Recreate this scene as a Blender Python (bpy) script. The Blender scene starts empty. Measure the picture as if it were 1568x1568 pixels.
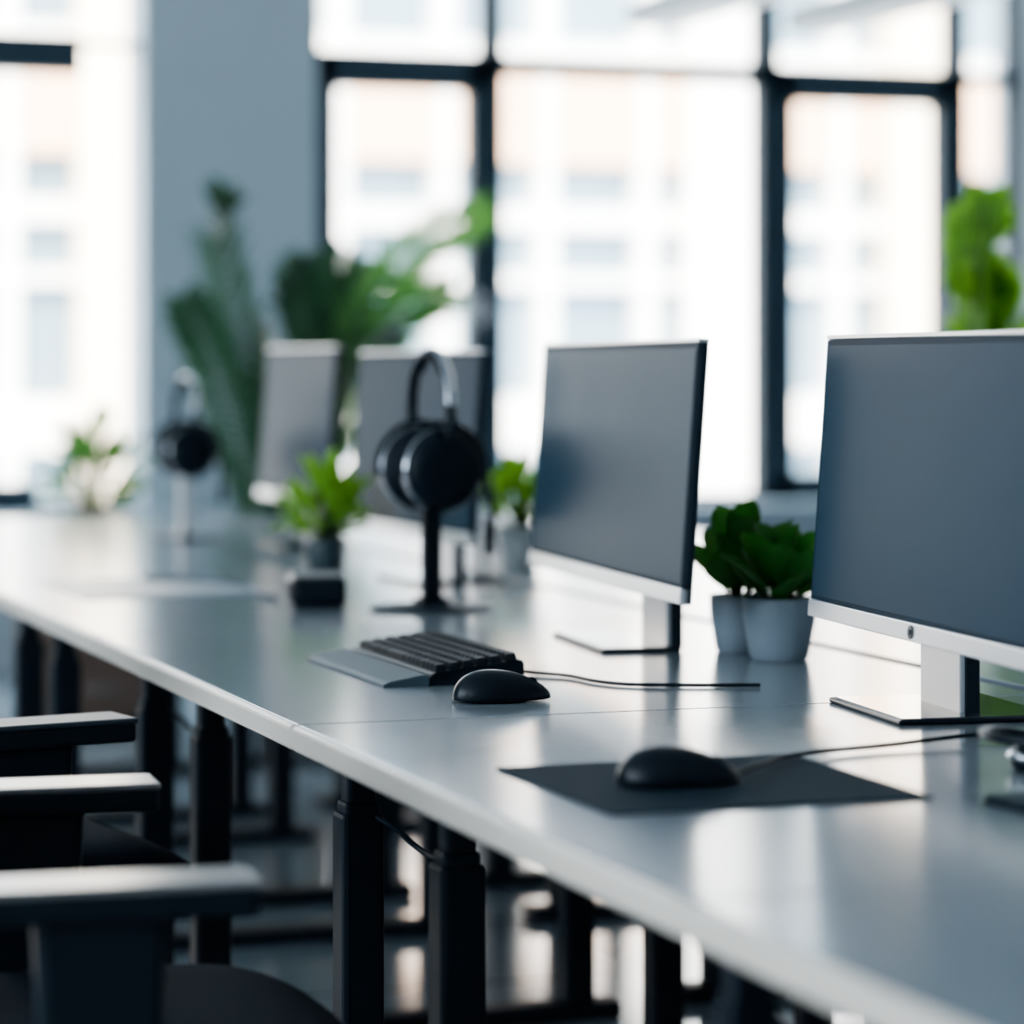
import bpy, bmesh, math, random
from mathutils import Vector, Matrix, Euler
random.seed(7)
scene = bpy.context.scene
COL = scene.collection
TH = 0.74          # desk top height

# ------------------------------------------------------------------ materials
def mat(name, col, rough=0.5, metal=0.0, noise=0.0, nscale=8.0, bump=0.0, bscale=200.0, spec=0.5,
        emit=None, estr=0.0, ior=1.5, coat=0.0, rough_var=0.0, col2=None, stretch=(1,1,1)):
    m = bpy.data.materials.new(name); m.use_nodes = True
    nt = m.node_tree; b = nt.nodes['Principled BSDF']
    b.inputs['Base Color'].default_value = (*col, 1)
    b.inputs['Roughness'].default_value = rough
    b.inputs['Metallic'].default_value = metal
    b.inputs['IOR'].default_value = ior
    b.inputs['Specular IOR Level'].default_value = spec
    b.inputs['Coat Weight'].default_value = coat
    if emit:
        b.inputs['Emission Color'].default_value = (*emit, 1)
        b.inputs['Emission Strength'].default_value = estr
    tc = nt.nodes.new('ShaderNodeTexCoord')
    mp = nt.nodes.new('ShaderNodeMapping'); mp.inputs['Scale'].default_value = stretch
    nt.links.new(tc.outputs['Object'], mp.inputs['Vector'])
    if noise > 0 or rough_var > 0:
        n = nt.nodes.new('ShaderNodeTexNoise'); n.inputs['Scale'].default_value = nscale
        n.inputs['Detail'].default_value = 4
        nt.links.new(mp.outputs['Vector'], n.inputs['Vector'])
        if noise > 0:
            r = nt.nodes.new('ShaderNodeMix'); r.data_type = 'RGBA'
            c2 = col2 if col2 else tuple(min(1, c*(1+noise)) for c in col)
            c1 = col if col2 else tuple(c*(1-noise) for c in col)
            r.inputs['A'].default_value = (*c1, 1); r.inputs['B'].default_value = (*c2, 1)
            nt.links.new(n.outputs['Fac'], r.inputs['Factor'])
            nt.links.new(r.outputs['Result'], b.inputs['Base Color'])
        if rough_var > 0:
            mr = nt.nodes.new('ShaderNodeMapRange')
            mr.inputs['To Min'].default_value = max(0, rough-rough_var)
            mr.inputs['To Max'].default_value = rough+rough_var
            nt.links.new(n.outputs['Fac'], mr.inputs['Value'])
            nt.links.new(mr.outputs['Result'], b.inputs['Roughness'])
    if bump > 0:
        n2 = nt.nodes.new('ShaderNodeTexNoise'); n2.inputs['Scale'].default_value = bscale
        nt.links.new(mp.outputs['Vector'], n2.inputs['Vector'])
        bp = nt.nodes.new('ShaderNodeBump'); bp.inputs['Strength'].default_value = bump
        bp.inputs['Distance'].default_value = 0.002
        nt.links.new(n2.outputs['Fac'], bp.inputs['Height'])
        nt.links.new(bp.outputs['Normal'], b.inputs['Normal'])
    return m

def leaf_mat(name, c1, c2, trans=0.35):
    m = bpy.data.materials.new(name); m.use_nodes = True
    nt = m.node_tree; b = nt.nodes['Principled BSDF']; out = nt.nodes['Material Output']
    tc = nt.nodes.new('ShaderNodeTexCoord')
    n = nt.nodes.new('ShaderNodeTexNoise'); n.inputs['Scale'].default_value = 12
    nt.links.new(tc.outputs['Object'], n.inputs['Vector'])
    r = nt.nodes.new('ShaderNodeMix'); r.data_type = 'RGBA'
    r.inputs['A'].default_value = (*c1, 1); r.inputs['B'].default_value = (*c2, 1)
    nt.links.new(n.outputs['Fac'], r.inputs['Factor'])
    nt.links.new(r.outputs['Result'], b.inputs['Base Color'])
    b.inputs['Roughness'].default_value = 0.45
    b.inputs['Specular IOR Level'].default_value = 0.35
    t = nt.nodes.new('ShaderNodeBsdfTranslucent')
    t.inputs['Color'].default_value = (c2[0]*1.4, min(1, c2[1]*1.6), c2[2]*0.9, 1)
    mx = nt.nodes.new('ShaderNodeMixShader'); mx.inputs['Fac'].default_value = trans
    nt.links.new(b.outputs[0], mx.inputs[1]); nt.links.new(t.outputs[0], mx.inputs[2])
    nt.links.new(mx.outputs[0], out.inputs['Surface'])
    return m

M = {}
M['desk'] = mat('desk_laminate', (0.265,0.305,0.335), 0.165, noise=0.05, nscale=3, rough_var=0.015, spec=0.85)
M['edge'] = mat('desk_edge_band', (0.76,0.67,0.57), 0.35, noise=0.03)
M['steel'] = mat('desk_leg_steel', (0.007,0.013,0.020), 0.5, spec=0.25, bump=0.05, bscale=700)
M['blackpl'] = mat('black_plastic', (0.006,0.012,0.018), 0.45, spec=0.22, bump=0.04, bscale=900)
M['blackgl'] = mat('gloss_black_plastic', (0.005,0.010,0.016), 0.3, spec=0.3)
M['keys'] = mat('keycap_plastic', (0.014,0.020,0.026), 0.5, spec=0.18)
M['greypl'] = mat('grey_palm_rest', (0.085,0.115,0.135), 0.5, spec=0.15, bump=0.04, bscale=900)
M['pad'] = mat('mousepad_cloth', (0.022,0.038,0.052), 0.8, spec=0.15, bump=0.2, bscale=1500)
M['padlight'] = mat('desk_mat_grey', (0.20,0.26,0.30), 0.35, bump=0.05, bscale=1500)
M['silver'] = mat('silver_aluminium', (0.70,0.70,0.71), 0.3, metal=0.6, bump=0.02, bscale=800)
M['chrome'] = mat('chrome', (0.6,0.62,0.65), 0.2, metal=1.0)
M['screen'] = mat('screen_glass', (0.036,0.062,0.086), 0.30, noise=0.05, nscale=2, spec=0.18, ior=1.12)
M['bezel'] = mat('screen_bezel', (0.02,0.036,0.052), 0.45, spec=0.2, ior=1.15)
M['basegl'] = mat('stand_base_glass', (0.06,0.075,0.09), 0.08, spec=0.5)
M['mback'] = mat('monitor_shell', (0.012,0.022,0.032), 0.5, spec=0.3)
M['foam'] = mat('ear_cushion', (0.010,0.015,0.021), 0.55, spec=0.2, bump=0.2, bscale=300)
M['pot'] = mat('pot_ceramic_grey', (0.26,0.31,0.35), 0.4, noise=0.06, nscale=15)
M['potdark'] = mat('pot_dark', (0.04,0.06,0.07), 0.4)
M['potwhite'] = mat('pot_white', (0.6,0.62,0.62), 0.4)
M['soil'] = mat('soil', (0.03,0.02,0.015), 0.95, noise=0.4, nscale=60, bump=0.6, bscale=120)
M['leafdark'] = leaf_mat('leaf_dark', (0.02,0.10,0.025), (0.07,0.22,0.04), 0.25)
M['leaflime'] = leaf_mat('leaf_lime', (0.10,0.26,0.04), (0.28,0.46,0.08), 0.4)
M['palm'] = leaf_mat('palm_leaf', (0.018,0.044,0.036), (0.032,0.074,0.050), 0.3)
M['palmlit'] = leaf_mat('palm_leaf_lit', (0.05,0.15,0.06), (0.13,0.27,0.09), 0.4)  # paler green puts sunlight into the palm's right fronds; plain tint elsewhere
M['stem'] = mat('plant_stem', (0.05,0.08,0.03), 0.6, noise=0.2)
M['mesh'] = mat('chair_mesh_fabric', (0.004,0.010,0.019), 0.8, bump=0.8, bscale=350, spec=0.15)
M['armpad'] = mat('chair_armpad', (0.18,0.175,0.175), 0.25, spec=0.7)  # pale base puts window glare into the arm tops
M['armpad2'] = mat('chair_armpad_dark', (0.03,0.04,0.05), 0.45, spec=0.35)  # same pad, darker, without the painted glare, for the second chair
M['wall'] = mat('wall_paint', (0.42,0.47,0.51), 0.8, noise=0.03, bump=0.05, bscale=80)
M['column'] = mat('column_paint', (0.40,0.47,0.51), 0.75, noise=0.05, nscale=2, bump=0.05, bscale=80)
M['ceil'] = mat('ceiling_paint', (0.72,0.76,0.78), 0.85, noise=0.02)
M['frame'] = mat('window_frame_paint', (0.030,0.052,0.070), 0.5, noise=0.05, spec=0.3)
M['cab'] = mat('cabinet_wood', (0.16,0.11,0.085), 0.5, noise=0.3, nscale=6, stretch=(1,1,8))
M['fwhite'] = mat('facade_white_render', (0.90,0.88,0.84), 0.8, noise=0.03)
M['fcream'] = mat('facade_cream_pier', (0.95,0.82,0.66), 0.8, noise=0.03)
M['fbeige'] = mat('facade_beige_brick', (0.78,0.53,0.37), 0.85, noise=0.08, nscale=2)
M['fglass'] = mat('facade_glass', (0.17,0.25,0.31), 0.4, noise=0.3, nscale=0.8)
M['ground'] = mat('street_paving', (0.5,0.5,0.5), 0.8, noise=0.1)
M['lamp'] = mat('lamp_housing', (0.42,0.50,0.55), 0.5)
M['diff'] = mat('lamp_diffuser', (0.7,0.75,0.78), 0.5, emit=(0.85,0.94,1.0), estr=0.5)

def floor_mat():
    m = bpy.data.materials.new('floor_polished_tiles'); m.use_nodes = True
    nt = m.node_tree; b = nt.nodes['Principled BSDF']
    tc = nt.nodes.new('ShaderNodeTexCoord')
    br = nt.nodes.new('ShaderNodeTexBrick'); br.offset = 0.0
    br.inputs['Scale'].default_value = 1.0
    br.inputs['Brick Width'].default_value = 1.2; br.inputs['Row Height'].default_value = 0.6
    br.inputs['Mortar Size'].default_value = 0.006
    br.inputs['Color1'].default_value = (0.26,0.31,0.34,1); br.inputs['Color2'].default_value = (0.31,0.36,0.39,1)
    br.inputs['Mortar'].default_value = (0.08,0.09,0.10,1)
    nt.links.new(tc.outputs['Object'], br.inputs['Vector'])
    nt.links.new(br.outputs['Color'], b.inputs['Base Color'])
    n = nt.nodes.new('ShaderNodeTexNoise'); n.inputs['Scale'].default_value = 1.5
    nt.links.new(tc.outputs['Object'], n.inputs['Vector'])
    mr = nt.nodes.new('ShaderNodeMapRange'); mr.inputs['To Min'].default_value = 0.08; mr.inputs['To Max'].default_value = 0.16
    nt.links.new(n.outputs['Fac'], mr.inputs['Value']); nt.links.new(mr.outputs['Result'], b.inputs['Roughness'])
    b.inputs['Specular IOR Level'].default_value = 1.0
    return m
M['floor'] = floor_mat()

# ------------------------------------------------------------------ builders
def empty(name, loc=(0,0,0), rz=0.0):
    e = bpy.data.objects.new(name, None); e.empty_display_size = 0.1
    e.location = loc; e.rotation_euler = (0,0,rz); COL.objects.link(e); return e

def finish(bm, name, m, parent=None, smooth=False, loc=(0,0,0), rot=(0,0,0)):
    me = bpy.data.meshes.new(name)
    bmesh.ops.recalc_face_normals(bm, faces=bm.faces)
    bm.to_mesh(me); bm.free()
    if isinstance(m, (list,tuple)):
        for x in m: me.materials.append(x)
    else: me.materials.append(m)
    if smooth:
        for p in me.polygons: p.use_smooth = True
    o = bpy.data.objects.new(name, me); COL.objects.link(o)
    o.location = loc; o.rotation_euler = rot
    if parent: o.parent = parent
    return o

def add_box(bm, lo, hi, bev=0.0, seg=2, mi=0, mtx=None):
    c = [(a+b)/2 for a,b in zip(lo,hi)]; s = [abs(b-a) for a,b in zip(lo,hi)]
    r = bmesh.ops.create_cube(bm, size=1.0)
    vs = r['verts']
    bmesh.ops.scale(bm, vec=s, verts=vs); bmesh.ops.translate(bm, vec=c, verts=vs)
    fs = set(f for v in vs for f in v.link_faces)
    if bev > 0:
        es = list(set(e for v in vs for e in v.link_edges))
        rr = bmesh.ops.bevel(bm, geom=es, offset=bev, segments=seg, affect='EDGES', profile=0.5)
        fs = set(f for f in rr['faces']) | set(f for f in fs if f.is_valid)
        vs = list(set(v for f in fs for v in f.verts))
    for f in fs:
        if f.is_valid: f.material_index = mi
    if mtx is not None: bmesh.ops.transform(bm, matrix=mtx, verts=vs)
    return vs

def box(name, lo, hi, m, parent=None, bev=0.0, seg=2, rot=None, loc=(0,0,0)):
    bm = bmesh.new(); add_box(bm, lo, hi, bev, seg)
    return finish(bm, name, m, parent, loc=loc, rot=rot or (0,0,0))

def lathe(name, prof, m, parent=None, seg=40, loc=(0,0,0), rot=(0,0,0), smooth=True):
    bm = bmesh.new(); rings = []
    for r,z in prof:
        if r < 1e-5: rings.append([bm.verts.new((0,0,z))])
        else: rings.append([bm.verts.new((r*math.cos(2*math.pi*i/seg), r*math.sin(2*math.pi*i/seg), z)) for i in range(seg)])
    for a,b in zip(rings[:-1], rings[1:]):
        for i in range(seg):
            j=(i+1)%seg
            if len(a)==1 and len(b)==1: continue
            if len(a)==1: bm.faces.new((a[0],b[i],b[j]))
            elif len(b)==1: bm.faces.new((a[i],a[j],b[0]))
            else: bm.faces.new((a[i],a[j],b[j],b[i]))
    return finish(bm, name, m, parent, smooth, loc, rot)

def catmull(pts, n=8):
    P=[Vector(p) for p in pts]; P=[P[0]*2-P[1]]+P+[P[-1]*2-P[-2]]; out=[]
    for i in range(1,len(P)-2):
        for k in range(n):
            t=k/n
            out.append(0.5*((2*P[i])+(-P[i-1]+P[i+1])*t+(2*P[i-1]-5*P[i]+4*P[i+1]-P[i+2])*t*t+(-P[i-1]+3*P[i]-3*P[i+1]+P[i+2])*t**3))
    out.append(P[-2]); return out

def add_tube(bm, pts, r, seg=10, mi=0, flat=1.0, smoothn=8, r_end=None):
    P = catmull(pts, smoothn) if smoothn else [Vector(p) for p in pts]
    rings=[]; nrm=None; n=len(P)
    for i,p in enumerate(P):
        t=(P[min(i+1,n-1)]-P[max(i-1,0)]).normalized()
        if nrm is None:
            nrm = t.cross(Vector((0,0,1)))
            if nrm.length<1e-3: nrm=t.cross(Vector((1,0,0)))
            nrm.normalize()
        nrm=(nrm-t*nrm.dot(t)).normalized(); bn=t.cross(nrm)
        rr = r if r_end is None else r+(r_end-r)*i/(n-1)
        rings.append([bm.verts.new(p+nrm*math.cos(2*math.pi*k/seg)*rr+bn*math.sin(2*math.pi*k/seg)*rr*flat) for k in range(seg)])
    for a,b in zip(rings[:-1],rings[1:]):
        for k in range(seg):
            j=(k+1)%seg; f=bm.faces.new((a[k],a[j],b[j],b[k])); f.material_index=mi; f.smooth=True
    for rg in (rings[0],rings[-1]):
        f=bm.faces.new(rg); f.material_index=mi

def tube(name, pts, r, m, parent=None, **k):
    bm=bmesh.new(); add_tube(bm, pts, r, **k); return finish(bm,name,m,parent)

def add_leaf(bm, p0, d, L, W, droop=0.8, fold=0.25, n=8, mi=0, roll=0.0, tip=0.5, blunt=False, side=None):
    d=Vector(d).normalized(); up=Vector((0,0,1))
    side = d.cross(up) if side is None else Vector(side)
    if side.length<0.05: side=Vector((random.uniform(-1,1),random.uniform(-1,1),0))
    side=(side-d*side.dot(d)).normalized(); side.rotate(Matrix.Rotation(roll,3,d))
    p=Vector(p0); rows=[]
    for i in range(n+1):
        t=i/n
        if blunt: w=W*0.5*(max(0.0,math.sin(math.pi*min(1,t**1.25*0.96+0.04)))**0.55)
        else: w=W*0.5*(math.sin(math.pi*t**tip)**0.9 if 0<t<1 else 0)
        w=max(w,W*0.03)
        nr=side.cross(d).normalized()
        rows.append([bm.verts.new(p-side*w+nr*w*fold), bm.verts.new(p-side*w*0.5+nr*w*fold*0.3), bm.verts.new(p),
                     bm.verts.new(p+side*w*0.5+nr*w*fold*0.3), bm.verts.new(p+side*w+nr*w*fold)])
        d.rotate(Matrix.Rotation(-droop/n,3,side)); d.normalize()
        p=p+d*(L/n)
    for a,b in zip(rows[:-1],rows[1:]):
        for k in range(4):
            f=bm.faces.new((a[k],a[k+1],b[k+1],b[k])); f.smooth=True; f.material_index=mi

def frond(bm, pts, leafL, leafW, n=40, mi=0, stem_mi=1, r=0.006, roll=0.0, start=0.25):
    add_tube(bm, pts, r, seg=6, mi=stem_mi, r_end=r*0.3)
    P=catmull(pts,14); N=len(P)
    for i in range(n):
        t=start+(1-start)*i/(n-1); idx=min(N-2,int(t*(N-1)))
        fr=t*(N-1)-idx; base=P[idx].lerp(P[min(N-1,idx+1)],max(0,min(1,fr)))
        tan=(P[idx+1]-P[idx]).normalized()
        side=tan.cross(Vector((0,0,1)))
        if side.length<0.1: side=Vector((1,0,0))
        side.normalize(); side.rotate(Matrix.Rotation(roll+random.uniform(-0.15,0.15),3,tan))
        sc=math.sin(math.pi*(0.15+0.77*(t-start)/(1-start)))**0.6
        nrm=side.cross(tan)
        for s in (-1,1):
            dd=(tan*0.8+side*s*0.9+nrm*random.uniform(0.0,0.25))
            add_leaf(bm, base, dd, leafL*sc*random.uniform(0.9,1.1), leafW, droop=random.uniform(0.2,0.6), fold=0.15, n=5, mi=mi, tip=0.6, side=tan.cross(nrm)+tan*(-s)*0.8)

# ------------------------------------------------------------------ room shell
WY=7.80; X0,X1=-6.0,8.0; Y0=-7.0; CZ=3.9
box('floor', (X0-0.3,Y0-0.3,-0.1), (X1+0.3,WY+0.3,0), M['floor'])
box('ceiling', (X0-0.3,Y0-0.3,CZ), (X1+0.3,WY+0.3,CZ+0.2), M['ceil'])
box('wall_south', (X0-0.3,Y0-0.3,0), (X1+0.3,Y0,CZ), M['wall'])
box('wall_east', (X1,Y0,0), (X1+0.3,WY,CZ), M['wall'])
bm=bmesh.new()
add_box(bm,(X0-0.3,WY,0),(X1+0.3,WY+0.3,0.60))
add_box(bm,(X0-0.3,WY,3.7),(X1+0.3,WY+0.3,CZ))
add_box(bm,(X0-0.3,WY,0.6),(-1.7,WY+0.3,3.7))  # unseen stretch, made solid to darken the screen reflections
finish(bm,'wall_north',M['wall'])
bm=bmesh.new(); add_box(bm,(1.449,WY-0.02,0),(2.156,WY+0.32,CZ),0.005)
finish(bm,'wall_column',M['column'])
bm=bmesh.new(); add_box(bm,(5.36,WY-0.25,0),(5.95,WY+0.32,CZ),0.005)
finish(bm,'wall_column_east',M['column'])
box('trim_sill', (-1.7,WY-0.16,0.585), (X1,WY+0.05,0.615), M['column'], bev=0.006)

def framed_window(name, x0,x1, sash=True, z0=0.615,z1=3.7, mull=0.06, mull_r=None, tr=0.05):
    e=empty(name,(0,WY+0.10,0)); mr=mull if mull_r is None else mull_r
    bm=bmesh.new(); y0,y1=-0.05,0.05
    add_box(bm,(x0,y0,z0),(x0+mull,y1,z1),0.004)
    if mr>0: add_box(bm,(x1-mr,y0,z0),(x1,y1,z1),0.004)
    add_box(bm,(x0,y0,z0),(x1,y1,z0+0.04),0.004); add_box(bm,(x0,y0,z1-0.05),(x1,y1,z1),0.004)
    add_box(bm,(x0,y0,2.465-tr),(x1,y1,2.465),0.004)
    finish(bm,'frame',M['frame'],e)
    if sash:
        bm=bmesh.new(); a0,a1=x0+mull*0.6,x1-mull*0.6; w=0.080
        add_box(bm,(a0,y0-0.02,z0+0.02),(a0+w,y1-0.02,2.45),0.006)
        add_box(bm,(a1-w,y0-0.02,z0+0.02),(a1,y1-0.02,2.45),0.006)
        add_box(bm,(a0,y0-0.02,z0+0.02),(a1,y1-0.02,z0+0.02+w+0.02),0.006)
        add_box(bm,(a0,y0-0.02,2.44-w-0.05),(a1,y1-0.02,2.45),0.006)
        finish(bm,'sash',M['frame'],e)
        tube('handle',[(a1-w/2,y0-0.05,1.35),(a1-w/2,y0-0.05,1.48)],0.009,M['chrome'],e)
    return e
framed_window('window_1', 2.156,2.91, True, mull=0.03)
framed_window('window_2', 2.91,4.165, False, mull=0.06, tr=0.08)
framed_window('window_3', 4.165,5.05, True, mull=0.04)
framed_window('window_4', 5.05,5.36, False, mull=0.05)
w5=framed_window('window_5', -0.2,1.449, False, mull=0.05, mull_r=0.0, tr=0.02)
box('opening_transom', (-0.2,-0.07,2.33),(1.222,0.05,2.485), M['frame'], w5, bev=0.005)
box('opening_rail', (-0.2,-0.07,0.60),(1.05,0.05,0.73), M['frame'], w5, bev=0.005)
framed_window('window_6', 5.95,8.0, False)
framed_window('window_7', -1.7,-0.2, False)

bm=bmesh.new()
add_box(bm,(X0-0.3,Y0,0),(X0,WY,0.8)); add_box(bm,(X0-0.3,Y0,3.4),(X0,WY,CZ))
fill_wins=((-6.2,-3.8),(-3.2,-0.8),(-0.2,2.2))  # unseen west openings, added to let fill light in
ys=[Y0]+[v for p in fill_wins for v in p]+[WY]
for a,b in zip(ys[0::2],ys[1::2]): add_box(bm,(X0-0.3,a,0.8),(X0,b,3.4))
finish(bm,'wall_west',M['wall'])
for i,(a,b) in enumerate(fill_wins):  # frames for the added west openings
    e=empty('window_%d'%(8+i),(X0-0.15,0,0)); bm=bmesh.new()
    for (p,q) in ((a,a+0.05),((a+b)/2-0.025,(a+b)/2+0.025),(b-0.05,b)): add_box(bm,(-0.04,p,0.8),(0.04,q,3.4),0.004)
    for z in (0.8,2.42,3.35): add_box(bm,(-0.04,a,z),(0.04,b,z+0.05),0.004)
    finish(bm,'frame',M['frame'],e)

# ------------------------------------------------------------------ exterior
FY=18.0
bm=bmesh.new()
add_box(bm,(-25,FY+0.25,-6),(35,FY+6,6.0),mi=2)
for (a,b,mi) in ((5.6,6.0,0),(3.5,3.72,0),(2.77,3.5,1),(2.26,2.42,0),(1.80,1.90,0),(0.55,0.95,0),(-0.9,-0.4,1),(-1.4,-1.2,0),(-3.2,-2.6,0)):
    add_box(bm,(-25,FY+0.05,a),(35,FY+0.4,b),mi=mi)
x=6.81-0.84*36
while x<35:
    add_box(bm,(x-0.07,FY+0.02,-6),(x+0.07,FY+0.4,5.7),mi=0); x+=0.84
for c in range(-4,6):
    xc=3.375+6.6*c
    add_box(bm,(xc-0.25,FY-0.15,-6),(xc+0.25,FY+0.4,6.0),mi=3)
add_box(bm,(7.98,FY-0.05,-6),(8.6,FY+0.4,6.0),mi=0)
finish(bm,'office_building_exterior',[M['fwhite'],M['fbeige'],M['fglass'],M['fcream']])
box('street_ground',(-40,WY+0.5,-6.2),(50,FY+10,-6.0),M['ground'])

# ------------------------------------------------------------------ desks
def desk(x, y, rz=0.0):
    e=empty('office_desk',(x,y,0),rz)   # local: front edge at x=0, y 0..1.28
    W=1.06; L=1.28; g=0.0024
    box('top',(0.010,g,TH-0.032),(W,L-g,TH),M['desk'],e,bev=0.0016)
    box('edge_band',(0,g,TH-0.0325),(0.014,L-g,TH),M['edge'],e,bev=0.0065,seg=3)
    bm=bmesh.new()
    for ly in (0.18,L-0.245):
        for lx in (0.14,0.92):
            add_box(bm,(lx-0.020,ly-0.020,0.55),(lx+0.020,ly+0.020,TH-0.05),0.006)
            add_box(bm,(lx-0.024,ly-0.024,0.40),(lx+0.024,ly+0.024,0.615),0.006)
            add_box(bm,(lx-0.029,ly-0.029,0.03),(lx+0.029,ly+0.029,0.60),0.007)
            add_box(bm,(lx-0.040,ly-0.028,TH-0.055),(lx+0.040,ly+0.028,TH-0.032),0.003)
        add_box(bm,(0.06,ly-0.035,0.0),(1.0,ly+0.035,0.032),0.008)
        add_box(bm,(0.12,ly-0.02,TH-0.075),(0.94,ly+0.02,TH-0.032),0.003)
    add_box(bm,(0.50,0.18,TH-0.07),(0.56,L-0.245,TH-0.032),0.004)
    finish(bm,'leg_frame',M['steel'],e)
    tube('under_cable',[(0.15,0.18,0.60),(0.17,0.1,0.585),(0.16,0.0,0.583),(0.15,-0.12,0.586),(0.15,-0.235,0.60)],0.004,M['blackpl'],e)
    return e
for i in range(-2,4): desk(0,1.28*i)
for i in range(-2,4): desk(2.15,1.28*(i+1),math.pi)

# ------------------------------------------------------------------ monitors
def monitor(near, far, neckY, base, H=0.385, zb=0.845, tilt=4.0, chin=0.024, button=False):
    n=Vector((near[0],near[1],0)); f=Vector((far[0],far[1],0)); d=f-n; L=d.length
    ang=math.atan2(d.y,d.x)-math.pi/2
    c=(n+f)/2
    e=empty('computer_monitor',(c.x,c.y,TH),ang)
    z0=zb-TH; T=0.014
    R=Matrix.Translation((0,0,z0))@Matrix.Rotation(math.radians(tilt),4,'Y')
    hl=L/2
    bm=bmesh.new(); add_box(bm,(0,-hl,0),(T,hl,H),0.003,mtx=R)
    add_box(bm,(T-0.002,-0.18,0.05),(T+0.022,0.18,H-0.07),0.01,mtx=R)
    finish(bm,'shell',M['mback'],e)
    bm=bmesh.new(); add_box(bm,(-0.0022,-hl+0.001,chin),(0.0005,hl-0.001,H-0.004),0.0006,mtx=R); finish(bm,'bezel',M['bezel'],e)
    bm=bmesh.new(); add_box(bm,(-0.003,-hl+0.010,chin+0.006),(0,hl-0.010,H-0.012),0.0004,mtx=R); finish(bm,'screen',M['screen'],e)
    bm=bmesh.new(); add_box(bm,(-0.005,-hl,0),(T-0.004,hl,chin),0.002,mtx=R)
    add_box(bm,(-0.003,-hl,H-0.003),(T,hl,H+0.003),0.001,mtx=R); finish(bm,'chin_and_lit_top',M['silver'],e)  # silver top strip stands in for light on the upper edge
    if button:
        bm=bmesh.new()
        r=bmesh.ops.create_cone(bm,cap_ends=True,segments=24,radius1=0.0085,radius2=0.0085,depth=0.002)
        bmesh.ops.transform(bm,matrix=R@Matrix.Translation((-0.0055,0,chin/2))@Matrix.Rotation(math.pi/2,4,'Y'),verts=r['verts'])
        finish(bm,'camera_ring',M['blackgl'],e)
        bm=bmesh.new()
        r=bmesh.ops.create_cone(bm,cap_ends=True,segments=20,radius1=0.0035,radius2=0.0035,depth=0.002)
        bmesh.ops.transform(bm,matrix=R@Matrix.Translation((-0.0068,0,chin/2))@Matrix.Rotation(math.pi/2,4,'Y'),verts=r['verts'])
        finish(bm,'camera_lens',M['greypl'],e)
    inv=(Matrix.Translation((c.x,c.y,TH))@Matrix.Rotation(ang,4,'Z')).inverted()
    (nx,ny)=neckY
    bm=bmesh.new()
    nl=inv@Vector((nx,ny,TH))
    add_box(bm,(nl.x-0.006,nl.y-0.07,0.004),(nl.x+0.002,nl.y+0.07,z0+0.16),0.002)
    finish(bm,'neck_front',M['silver'],e)
    bm=bmesh.new()
    add_box(bm,(nl.x+0.002,nl.y-0.07,0.004),(nl.x+0.022,nl.y+0.07,z0+0.165),0.002)
    add_box(bm,(T-0.005,nl.y-0.045,z0+0.09),(nl.x+0.01,nl.y+0.045,z0+0.16),0.004)
    finish(bm,'neck_back',M['mback'],e)
    b0=inv@Vector((base[0],base[1],TH)); b1=inv@Vector((base[2],base[3],TH))
    bm=bmesh.new(); add_box(bm,(min(b0.x,b1.x),min(b0.y,b1.y),0.0),(max(b0.x,b1.x),max(b0.y,b1.y),0.007),0.003)
    finish(bm,'base_plate',M['blackgl'],e)
    bm=bmesh.new(); add_box(bm,(min(b0.x,b1.x)+0.006,min(b0.y,b1.y)+0.006,0.0068),(max(b0.x,b1.x)-0.006,max(b0.y,b1.y)-0.006,0.0085),0.0006)
    finish(bm,'base_inlay',M['basegl'],e)
    return e
monitor((0.690,-0.662),(0.775,0.132),(0.834,-0.15),(0.715,-0.26,0.96,-0.015), button=True)
monitor((0.686,0.379),(0.772,1.287),(0.815,0.80),(0.69,0.72,0.85,1.02), zb=0.843)
monitor((0.875,1.94),(0.838,2.68),(0.94,2.32),(0.84,2.2,1.04,2.44), zb=0.835)
monitor((0.935,3.22),(0.925,3.85),(1.00,3.55),(0.88,3.42,1.04,3.68), zb=0.85)

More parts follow.
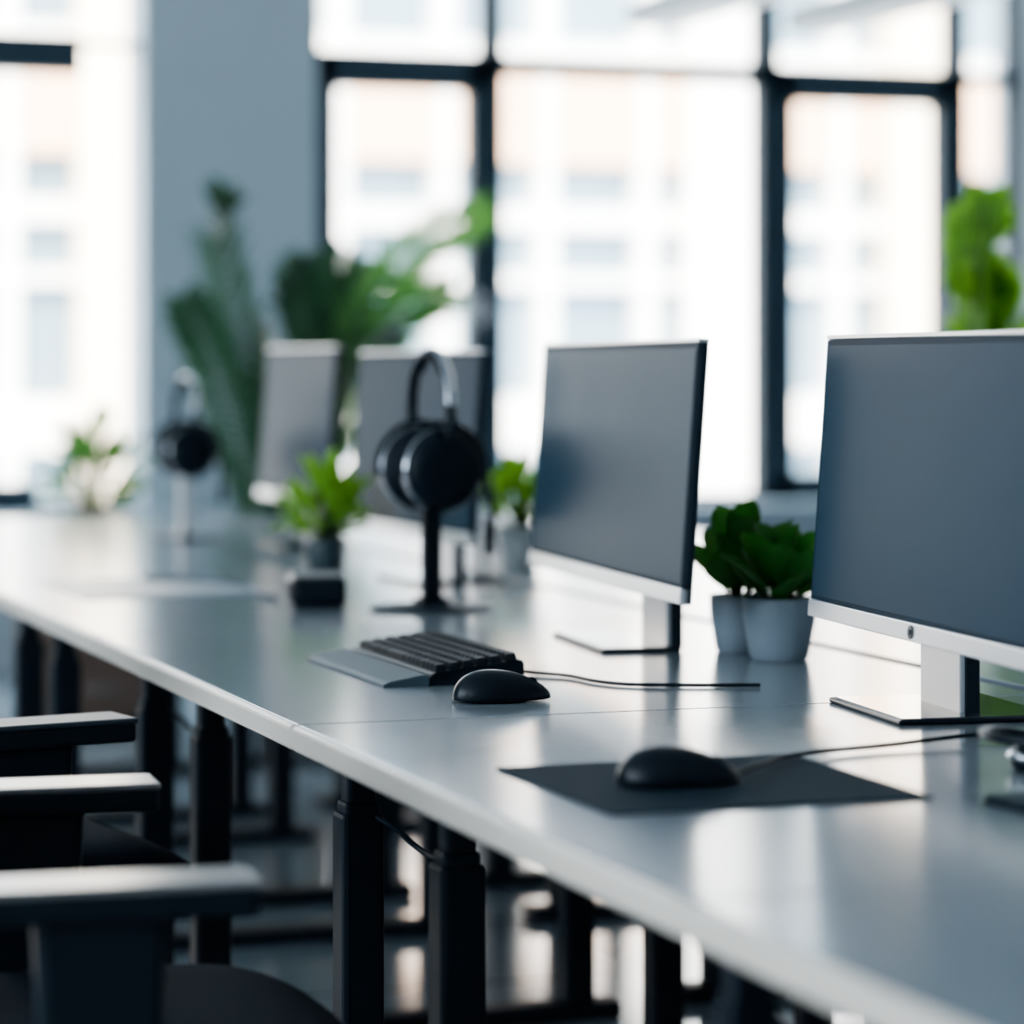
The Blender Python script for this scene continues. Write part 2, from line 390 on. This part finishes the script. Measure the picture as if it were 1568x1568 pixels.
# ------------------------------------------------------------------ headphones on stand
def headset_stand(x,y,s=1.0,rz=0.0,pm=None):
    e=empty('headphones_on_stand',(x,y,TH),rz); h=e; pm=pm or M['blackpl']
    H=0.478*s; zc=H-0.218*s; cx=0.052*s
    lathe('base',[(0,0),(0.112*s,0),(0.114*s,0.003),(0.112*s,0.006),(0.02*s,0.008),(0,0.008)],M['mback'],e)
    bm=bmesh.new(); add_box(bm,(-0.011*s,-0.018*s,0.007),(0.011*s,0.018*s,zc-0.02*s),0.004)
    add_box(bm,(-0.022*s,-0.028*s,0.006),(0.022*s,0.028*s,0.022),0.004)
    add_box(bm,(-0.034*s,-0.03*s,zc-0.03*s),(0.034*s,0.03*s,zc+0.0*s),0.006)
    finish(bm,'post',pm,e)
    pts=[]
    for k in range(0,13):
        a=math.pi*k/12; pts.append((0.092*s*math.cos(a),0,H-0.105*s+0.105*s*math.sin(a)))
    pts=[(0.098*s,0,H-0.16*s)]+pts+[(-0.098*s,0,H-0.16*s)]
    bm=bmesh.new(); add_tube(bm,pts,0.011*s,seg=12,flat=0.45); finish(bm,'headband',M['blackgl'],h)
    bm=bmesh.new(); add_tube(bm,[(p[0]*1.05,0,p[2]+0.004*s) for p in pts[1:-1]],0.010*s,seg=10,flat=0.4); finish(bm,'headband_trim',M['chrome'],h)
    bm=bmesh.new(); add_tube(bm,[(p[0]*0.93,0,p[2]-0.007*s) for p in pts[4:-4]],0.014*s,seg=12,flat=0.5); finish(bm,'headband_pad',M['foam'],h)
    for sg in (-1,1):
        R=(0,sg*math.pi/2,0); z=zc; n='r' if sg>0 else 'l'; k=1.12*s
        lathe('ear_cup_'+n,[(0,0.030*k),(0.045*k,0.029*k),(0.060*k,0.023*k),(0.068*k,0.012*k),(0.068*k,0.0),(0.060*k,-0.004*k),(0,-0.004*k)],M['blackpl'],h,loc=(sg*cx,0,z),rot=R)
        lathe('cup_ring_'+n,[(0.066*k,0.000*k),(0.071*k,0.000*k),(0.0715*k,0.008*k),(0.066*k,0.011*k)],M['chrome'],h,loc=(sg*cx,0,z),rot=R)
        lathe('ear_pad_'+n,[(0.030*k,-0.004*k),(0.030*k,-0.018*k),(0.045*k,-0.024*k),(0.063*k,-0.018*k),(0.066*k,-0.004*k)],M['foam'],h,loc=(sg*cx,0,z),rot=R)
        bm=bmesh.new()
        add_tube(bm,[(sg*0.097*s,0,H-0.14*s),(sg*0.096*s,0.0,zc+0.10*s),(sg*0.070*s,0,zc+0.080*s)],0.010*s,seg=8)
        yk=[(sg*(cx+0.004*s),math.sin(t)*0.085*s,zc+math.cos(t)*0.085*s) for t in [math.radians(q) for q in range(-100,101,20)]]
        add_tube(bm,yk,0.006*s,seg=8)
        finish(bm,'yoke_'+n,M['blackpl'],h)
    bm=bmesh.new(); add_tube(bm,[(0.065*s,0.078*s,zc-0.01*s),(0.075*s,0.088*s,zc-0.07*s),(0.075*s,0.086*s,zc-0.11*s)],0.006*s,seg=8)
    add_tube(bm,[(0.075*s,0.086*s,zc-0.10*s),(0.075*s,0.086*s,zc-0.155*s)],0.010*s,seg=10)
    finish(bm,'boom_mic',M['blackpl'],h)
headset_stand(0.694,1.62,1.0,math.radians(-85))
headset_stand(0.752,3.93,0.88,math.radians(-84),M['silver'])

# ------------------------------------------------------------------ mice / keyboard / pads
def mouse(x,y,rz,z,cable=None):
    e=empty('computer_mouse',(x,y,z),rz)
    bm=bmesh.new(); bmesh.ops.create_uvsphere(bm,u_segments=40,v_segments=24,radius=1.0)
    for v in bm.verts:
        X,Y,Z=v.co
        hz=0.038*(1-0.28*X-0.10*X*X) if Z>0 else 0.004
        w=0.034*(1-0.10*X)*(1-0.10*math.exp(-((X-0.1)/0.35)**2))
        sx=math.copysign(abs(X)**0.92,X)
        v.co=Vector((sx*0.0675, Y*w, 0.004+ (Z**0.85*hz if Z>0 else Z*hz)))
    finish(bm,'body',M['blackgl'],e,smooth=True)
    bm=bmesh.new(); r=bmesh.ops.create_cone(bm,cap_ends=True,segments=24,radius1=0.010,radius2=0.010,depth=0.007)
    bmesh.ops.bevel(bm,geom=[ed for ed in bm.edges if abs(ed.verts[0].co.z-ed.verts[1].co.z)<1e-5],offset=0.0015,segments=2,affect='EDGES')
    finish(bm,'scroll_wheel',M['keys'],e,loc=(0.040,0,0.0215),rot=(math.pi/2,0,0))
    if cable:
        inv=(Matrix.Translation((x,y,z))@Matrix.Rotation(rz,4,'Z')).inverted()
        tube('cable',[(0.060,0,0.010)]+[inv@Vector(c) for c in cable],0.0028,M['blackpl'],e)
    return e
mouse(0.250,-0.668,math.radians(-8),TH+0.0031,
  [(0.36,-0.625,TH+0.0125),(0.43,-0.54,TH+0.009),(0.503,-0.487,TH+0.0062),(0.60,-0.462,TH+0.0062),(0.742,-0.435,TH+0.0105),(0.86,-0.42,TH+0.0062)])
mouse(0.334,0.160,math.radians(-4),TH+0.0002)
bm=bmesh.new(); add_box(bm,(0.112,-0.828,TH),(0.470,-0.470,TH+0.003),0.0012); finish(bm,'mouse_pad',M['pad'])
bm=bmesh.new(); add_box(bm,(0.13,2.05,TH),(0.50,2.55,TH+0.003),0.0012); finish(bm,'desk_mat',M['padlight'])

def keyboard(x,y):
    e=empty('keyboard',(x,y,TH))
    def prism(bm,prof,y0,y1,mi=0):
        a=[bm.verts.new((p[0],y0,p[1])) for p in prof]; b=[bm.verts.new((p[0],y1,p[1])) for p in prof]
        bm.faces.new(a); bm.faces.new(list(reversed(b)))
        for i in range(len(prof)):
            j=(i+1)%len(prof); bm.faces.new((a[i],a[j],b[j],b[i]))
    bm=bmesh.new(); prism(bm,[(-0.035,0.0),(0.105,0.0),(0.105,0.030),(0.100,0.033),(-0.030,0.018),(-0.035,0.014)],-0.205,0.205)
    bmesh.ops.bevel(bm,geom=list(bm.edges),offset=0.002,segments=2,affect='EDGES')
    finish(bm,'case',M['blackpl'],e)
    bm=bmesh.new(); prism(bm,[(-0.105,0.0),(-0.036,0.0),(-0.036,0.015),(-0.045,0.016),(-0.097,0.007),(-0.105,0.003)],-0.205,0.205)
    bmesh.ops.bevel(bm,geom=list(bm.edges),offset=0.0015,segments=2,affect='EDGES')
    finish(bm,'palm_rest',M['greypl'],e)
    bm=bmesh.new(); sl=math.atan2(0.015,0.13)
    for r in range(6):
        cx=-0.018+r*0.0205+(0.003 if r==5 else 0); zz=0.020+(cx+0.030)*math.tan(sl)
        yy=-0.200
        while yy<0.195:
            w=0.0175
            if r==0 and -0.06<yy<0.03: w=0.095
            if random.random()<0.08 and r<4: w=0.027
            if yy+w>0.201: break
            m_=Matrix.Translation((cx,yy+w/2,zz))@Matrix.Rotation(-sl,4,'Y')
            vs=add_box(bm,(-0.0082,-w/2,-0.004),(0.0082,w/2,0.008),0.0,mtx=None)
            for v in vs:
                if v.co.z>0: v.co.x*=0.78; v.co.y*= (w/2-0.0022)/(w/2)
            bmesh.ops.transform(bm,matrix=m_,verts=vs)
            yy+=w+0.0022
    finish(bm,'keycaps',M['keys'],e)
    o=Vector((x,y,TH))
    tube('cable',[Vector(c)-o for c in [(0.436,0.47,TH+0.012),(0.475,0.465,TH+0.005),(0.518,0.41,TH+0.0035),(0.530,0.33,TH+0.0035),(0.556,0.275,TH+0.0035),(0.62,0.24,TH+0.0035),(0.68,0.218,TH+0.0035),(0.73,0.202,TH+0.0035)]],0.0028,M['blackpl'],e)
keyboard(0.335,0.575)

e=empty('bluetooth_speaker',(0.505,1.76,TH),math.radians(-12))
box('body',(-0.045,-0.085,0.004),(0.06,0.095,0.060),M['blackpl'],e,bev=0.014,seg=4)
box('foot',(-0.038,-0.078,0),(0.053,0.088,0.006),M['foam'],e,bev=0.001)
box('grille',(-0.0475,-0.065,0.016),(-0.044,0.075,0.048),M['foam'],e,bev=0.001)
tube('charging_cable',[(0.47,1.89,TH+0.0045),(0.46,2.0,TH+0.007),(0.50,2.2,TH+0.0075),(0.44,2.40,TH+0.0075),(0.34,2.50,TH+0.0075)],0.004,M['greypl'])

e=empty('smartphone',(0.58,-0.90,TH),math.radians(8))
box('body',(-0.075,-0.04,0),(0.075,0.036,0.009),M['blackgl'],e,bev=0.004,seg=3)
box('glass',(-0.071,-0.036,0.0088),(0.071,0.032,0.0095),M['screen'],e,bev=0.0003)
h=empty('headset',(0.715,-0.73,TH),math.radians(20))
for sg in (-1,1):
    lathe('ear_cup_%s'%('r' if sg>0 else 'l'),[(0,0.030),(0.025,0.030),(0.036,0.022),(0.038,0.010),(0.034,0.0),(0,0.0)],M['blackgl'],h,loc=(0,sg*0.07,0))
    lathe('cup_ring_%s'%('r' if sg>0 else 'l'),[(0.036,0.012),(0.041,0.012),(0.041,0.018),(0.035,0.022)],M['chrome'],h,loc=(0,sg*0.07,0))
bm=bmesh.new(); add_tube(bm,[(0,-0.07,0.032),(-0.05,-0.082,0.045),(-0.11,-0.06,0.05),(-0.135,0,0.05),(-0.11,0.06,0.05),(-0.05,0.082,0.045),(0,0.07,0.032)],0.006,seg=10)
finish(bm,'headband',M['blackgl'],h)

# ------------------------------------------------------------------ plants
def pot(e,r,h,m):
    lathe('pot',[(0,0),(r*0.72,0),(r*0.78,0.004),(r*0.97,h*0.65),(r,h*0.97),(r*0.98,h),(r*0.92,h),(r*0.90,h*0.85),(0,h*0.85)],m,e)
    lathe('soil',[(r*0.90,h*0.86),(r*0.5,h*0.90),(0,h*0.91)],M['soil'],e,seg=24)

def broad_plant(x,y,r,h,potm,lm,nleaf,L,W,z=TH,spread=0.7,name='potted_plant',zl=0.0,blunt=True,droop=(0.1,0.7),seed=1,hmul=1.0):
    random.seed(seed)
    e=empty(name,(x,y,z)); pot(e,r,h,potm)
    bm=bmesh.new()
    for i in range(nleaf):
        a=i*2.399+random.uniform(-0.25,0.25); t=(i+0.5)/nleaf
        el=math.radians(86-spread*62*t**0.8)
        d=Vector((math.cos(a)*math.cos(el),math.sin(a)*math.cos(el),math.sin(el)))
        base=Vector((math.cos(a)*r*0.35*t,math.sin(a)*r*0.35*t,h*0.88))
        st=zl*(1-0.75*t)*random.uniform(0.85,1.15)*hmul
        p1=base+d*st+Vector((0,0,st*0.2))
        if st>0: add_tube(bm,[base,(base+p1)/2+Vector((0,0,0.004)),p1],0.0028,seg=6,mi=1,smoothn=3)
        add_leaf(bm,p1,d,L*random.uniform(0.8,1.1),W*random.uniform(0.85,1.1),droop=random.uniform(*droop),fold=0.35,n=8,blunt=blunt,roll=random.uniform(-0.5,0.5))
    finish(bm,'foliage',[lm,M['stem']],e)
    return e
broad_plant(0.918,0.555,0.057,0.095,M['pot'],M['leafdark'],17,0.082,0.064,zl=0.050,spread=0.95,name='potted_jade_plant',droop=(-0.3,0.4),seed=3)
broad_plant(0.908,0.688,0.046,0.09,M['pot'],M['leafdark'],14,0.084,0.064,zl=0.060,spread=0.75,name='potted_jade_plant',droop=(-0.3,0.3),seed=5)
broad_plant(0.715,2.43,0.045,0.085,M['potdark'],M['leaflime'],34,0.080,0.048,zl=0.10,spread=1.0,seed=6)
broad_plant(1.242,2.70,0.05,0.09,M['potwhite'],M['leaflime'],26,0.075,0.045,zl=0.10,spread=0.8,seed=7)

# palm
e=empty('potted_palm',(1.58,5.72,0))
lathe('pot',[(0,0),(0.13,0),(0.14,0.01),(0.18,0.30),(0.185,0.36),(0.17,0.36),(0.165,0.32),(0,0.32)],M['potdark'],e)
lathe('soil',[(0.165,0.32),(0,0.335)],M['soil'],e,seg=24)
bm=bmesh.new(); random.seed(11)
rv=Vector((0.945,-0.326,0)); fv=Vector((0.326,0.945,0))
def PF(*a): return [rv*p[0]+fv*p[1]+Vector((0,0,p[2])) for p in a]
frs=[(PF((0,0,.33),(-.12,0,.80),(-.22,0,1.22),(-.30,0.02,1.58),(-.29,0.05,1.76)),1.4,0),
     (PF((0,0,.33),(-.14,-.05,.55),(-.20,-.1,.85),(-.31,-.15,1.20),(-.40,-.2,1.40)),1.3,0),
     (PF((0,0,.33),(.05,0,.95),(.14,.02,1.30),(.32,.04,1.56),(.56,.05,1.70)),1.2,2),
     (PF((0,0,.33),(.08,.05,.9),(.16,.1,1.18),(.28,.12,1.36),(.44,.15,1.44)),1.1,2),
     (PF((0,0,.33),(.02,.1,.9),(.06,.15,1.25),(.12,.2,1.45),(.22,.28,1.52)),0.8,0),
     (PF((0,0,.33),(.02,-.1,.9),(.00,-.2,1.25),(-.03,-.3,1.44),(-.02,-.42,1.50)),0.9,0),
     (PF((0,0,.33),(.06,-.1,.8),(.12,-.2,1.1),(.2,-.3,1.25),(.3,-.36,1.30)),0.8,0),
     (PF((0,0,.33),(-.03,-.03,.8),(-.05,-.05,1.2),(-.06,-.05,1.38),(-.02,-.05,1.52)),1.4,0),
     (PF((0,0,.33),(-.02,.03,.7),(.0,.05,1.0),(.04,.08,1.3),(.10,.10,1.56)),1.3,0),
     (PF((0,0,.33),(-.05,.0,.6),(-.10,.0,.85),(-.14,.0,1.10),(-.16,.02,1.32)),1.3,0),
     (PF((0,0,.33),(.03,.03,.7),(.05,.05,.95),(.07,.05,1.15),(.12,.05,1.3)),1.2,0)]
for f,ro,mi in frs: frond(bm,f,0.165,0.022,n=38,r=0.009,roll=ro,mi=mi)
finish(bm,'fronds',[M['palm'],M['stem'],M['palmlit']],e)

# right side palm
e=empty('potted_palm',(2.60,2.75,0))
lathe('pot',[(0,0),(0.13,0),(0.14,0.01),(0.18,0.30),(0.185,0.36),(0.17,0.36),(0.165,0.32),(0,0.32)],M['potwhite'],e)
lathe('soil',[(0.165,0.32),(0,0.335)],M['soil'],e,seg=24)
bm=bmesh.new()
frs=[(PF((0,0,.33),(-.10,0,.9),(-.15,0,1.20),(-.15,0,1.42),(-.13,0,1.60)),1.4),
     (PF((0,0,.33),(-.08,.05,.9),(-.13,.05,1.2),(-.15,.05,1.4),(-.17,.05,1.56)),0.9),
     (PF((0,0,.33),(.0,.0,.9),(.05,0,1.3),(.12,0,1.5),(.2,0,1.60)),1.2),
     (PF((0,0,.33),(-.06,.1,.9),(-.09,.1,1.2),(-.11,.1,1.35),(-.16,.1,1.45)),1.3)]
for f,ro in frs: frond(bm,f,0.13,0.032,n=44,r=0.010,roll=ro)
for i in range(16):
    a=i*2.399; b0=Vector((0,0,.33)); p1=rv*0.09+Vector((math.cos(a)*0.07,math.sin(a)*0.07,0.86+0.022*i))
    add_tube(bm,[b0,b0*0.5+p1*0.5,p1],0.006,seg=6,mi=1,smoothn=4)
    add_leaf(bm,p1,(math.cos(a),math.sin(a),1.1),0.22,0.14,droop=1.0,n=10,mi=2 if i%3 else 0,roll=random.uniform(-.6,.6))
finish(bm,'fronds',[M['leaflime'],M['stem'],M['palmlit']],e)

# cabinet with plant
e=empty('storage_cabinet',(0.92,6.15,0))
box('carcass',(-0.20,-0.25,0.03),(0.20,0.25,0.60),M['cab'],e,bev=0.004)
box('plinth',(-0.18,-0.23,0),(0.18,0.23,0.03),M['steel'],e)
for k in range(3):
    box('drawer_%d'%(k+1),(-0.190,-0.262,0.05+k*0.182),(0.190,-0.249,0.05+k*0.182+0.172),M['cab'],e,bev=0.003)
    tube('handle_%d'%(k+1),[(-0.05,-0.272,0.14+k*0.182),(0.05,-0.272,0.14+k*0.182)],0.005,M['chrome'],e)
broad_plant(0.92,6.05,0.085,0.10,M['potdark'],M['palmlit'],40,0.13,0.07,z=0.60,zl=0.22,spread=0.85,name='potted_houseplant',droop=(0.4,1.4),seed=9)

# ------------------------------------------------------------------ chairs
def chair(x,y,rz=0.0,pad=None):
    e=empty('office_chair',(x,y,0),rz)
    bm=bmesh.new(); NX,NY=22,22; g=[]
    for i in range(NX+1):
        row=[]
        for j in range(NY+1):
            u=i/NX*2-1; v=j/NY*2-1
            k=(abs(u)**4+abs(v)**4)**0.25 if (u or v) else 0
            m_=max(abs(u),abs(v)); s=(m_/k) if k>0 else 1
            X=0.02+u*s*0.28; Y=v*s*0.275
            z=0.495+0.020*(1-(u*s)**2)*(1) - 0.035*max(0,u*s-0.55)**1.5*3 -0.03*(abs(v*s)**6) -0.02*(abs(u*s)**8)
            row.append(bm.verts.new((X,Y,z)))
        g.append(row)
    for i in range(NX):
        for j in range(NY):
            bm.faces.new((g[i][j],g[i+1][j],g[i+1][j+1],g[i][j+1]))
    r=bmesh.ops.extrude_face_region(bm,geom=list(bm.faces))
    vs=[q for q in r['geom'] if isinstance(q,bmesh.types.BMVert)]
    bmesh.ops.translate(bm,vec=(0,0,-0.05),verts=vs)
    finish(bm,'seat',M['mesh'],e,smooth=True)
    box('seat_pan',(-0.18,-0.18,0.375),(0.18,0.18,0.46),M['blackpl'],e,bev=0.015)
    lathe('gas_column',[(0,0.08),(0.03,0.08),(0.03,0.24),(0.018,0.245),(0.018,0.38),(0,0.38)],M['blackpl'],e,seg=24)
    bm=bmesh.new()
    for k in range(5):
        a=2*math.pi*k/5+0.3
        add_tube(bm,[(0,0,0.11),(math.cos(a)*0.15,math.sin(a)*0.15,0.10),(math.cos(a)*0.31,math.sin(a)*0.31,0.075)],0.024,seg=10,r_end=0.015)
    finish(bm,'star_base',M['blackpl'],e)
    bm=bmesh.new()
    for k in range(5):
        a=2*math.pi*k/5+0.3
        for s in (-1,1):
            r=bmesh.ops.create_cone(bm,cap_ends=True,segments=20,radius1=0.028,radius2=0.028,depth=0.016)
            bmesh.ops.transform(bm,matrix=Matrix.Translation((math.cos(a)*0.31,math.sin(a)*0.31,0.028))@Matrix.Rotation(a,4,'Z')@Matrix.Translation((0,s*0.014,0))@Matrix.Rotation(math.pi/2,4,'X'),verts=r['verts'])
        add_tube(bm,[(math.cos(a)*0.31,math.sin(a)*0.31,0.028),(math.cos(a)*0.31,math.sin(a)*0.31,0.08)],0.007,seg=8,smoothn=1)
    finish(bm,'castors',M['blackgl'],e)
    bm=bmesh.new(); g=[]
    for i in range(15):
        t=i/14; row=[]
        for j in range(13):
            v=j/12*2-1; w=0.235*(1-0.25*t**3); 
            row.append(bm.verts.new((-0.30-0.10*t+0.05*(v*v)-0.03*math.sin(math.pi*t), v*w, 0.56+0.50*t-0.03*(v**4)*t)))
        g.append(row)
    for i in range(14):
        for j in range(12): bm.faces.new((g[i][j],g[i+1][j],g[i+1][j+1],g[i][j+1]))
    r=bmesh.ops.extrude_face_region(bm,geom=list(bm.faces))
    bmesh.ops.translate(bm,vec=(-0.025,0,0),verts=[q for q in r['geom'] if isinstance(q,bmesh.types.BMVert)])
    finish(bm,'backrest',M['mesh'],e,smooth=True)
    tube('back_support',[(-0.10,0,0.40),(-0.28,0,0.42),(-0.37,0,0.52),(-0.39,0,0.75)],0.022,M['blackpl'],e)
    for s in (-1,1):
        yy=s*0.335
        n='r' if s<0 else 'l'
        bm=bmesh.new(); add_box(bm,(-0.17,yy-0.047,0.694),(0.115,yy+0.047,0.702),0.0035,3)
        finish(bm,'arm_pad_'+n,pad or M['armpad'],e)
        bm=bmesh.new(); add_box(bm,(-0.165,yy-0.045,0.668),(0.113,yy+0.045,0.696),0.006,3)
        vs=add_box(bm,(-0.085,yy-0.026,0.40),(0.015,yy+0.026,0.672),0.008)
        for v in vs:
            t=max(0,(v.co.z-0.62)/0.05)
            v.co.x=-0.035+(v.co.x+0.035)*(1+0.30*min(1,t))
        add_box(bm,(-0.07,min(yy,s*0.12),0.375),(0.0,max(yy,s*0.12),0.41),0.008)
        finish(bm,'arm_post_'+n,M['blackpl'],e)
    return e
chair(-0.340,-0.470,math.radians(-4))
chair(-0.290,0.80,math.radians(12),M['armpad2'])

# ------------------------------------------------------------------ ceiling lamps
def pendant(x,y0,y1,z,w=0.20):
    e=empty('pendant_lamp',(x,(y0+y1)/2,z)); L=(y1-y0)/2
    box('housing',(-w/2,-L,0),(w/2,L,0.09),M['lamp'],e,bev=0.006)
    box('diffuser',(-w/2+0.015,-L+0.02,-0.006),(w/2-0.015,L-0.02,0.004),M['diff'],e,bev=0.002)
    for yy in (-L*0.8,L*0.8):
        tube('suspension_%d'%(1 if yy<0 else 2),[(0,yy,0.06),(0,yy,CZ-z)],0.003,M['steel'],e,smoothn=1)
pendant(3.16,3.2,6.7,2.46); pendant(3.72,3.2,6.5,2.44)
for (x,y) in ((-2.5,-1),(-2.5,3.5),(1.0,-4.0)): pendant(x,y-1.5,y+1.5,3.2,0.2)  # unseen pendants, added for fill light

# ------------------------------------------------------------------ world + sun
w=bpy.data.worlds.new('sky'); scene.world=w; w.use_nodes=True
bg=w.node_tree.nodes['Background']; bg.inputs['Color'].default_value=(0.74,0.87,1.0,1); bg.inputs['Strength'].default_value=9.0
s=bpy.data.lights.new('sun','SUN'); s.energy=17.0; s.angle=math.radians(2); s.color=(1.0,0.82,0.62)
so=bpy.data.objects.new('sun',s); COL.objects.link(so)
el=math.radians(38); az=math.radians(20)   # sun from behind the building, lighting the facade opposite
sd=Vector((-math.sin(az)*math.cos(el),-math.cos(az)*math.cos(el),math.sin(el)))
so.rotation_euler=sd.to_track_quat('Z','Y').to_euler()

# ------------------------------------------------------------------ camera
cd=bpy.data.cameras.new('camera'); cam=bpy.data.objects.new('camera',cd); COL.objects.link(cam)
cam.location=(-0.938,-3.569,1.19); cam.rotation_euler=(math.pi/2,0,-math.atan(0.345))
cd.sensor_width=36; cd.lens=36*4500/1568; cd.shift_y=-(784-560)/1568
cd.dof.use_dof=True; cd.dof.focus_distance=3.85; cd.dof.aperture_fstop=2.0; cd.clip_end=200
scene.camera=cam
scene.view_settings.view_transform='AgX'
scene.view_settings.look='AgX - Medium High Contrast'
scene.view_settings.exposure=0.12
scene.view_settings.gamma=1.05
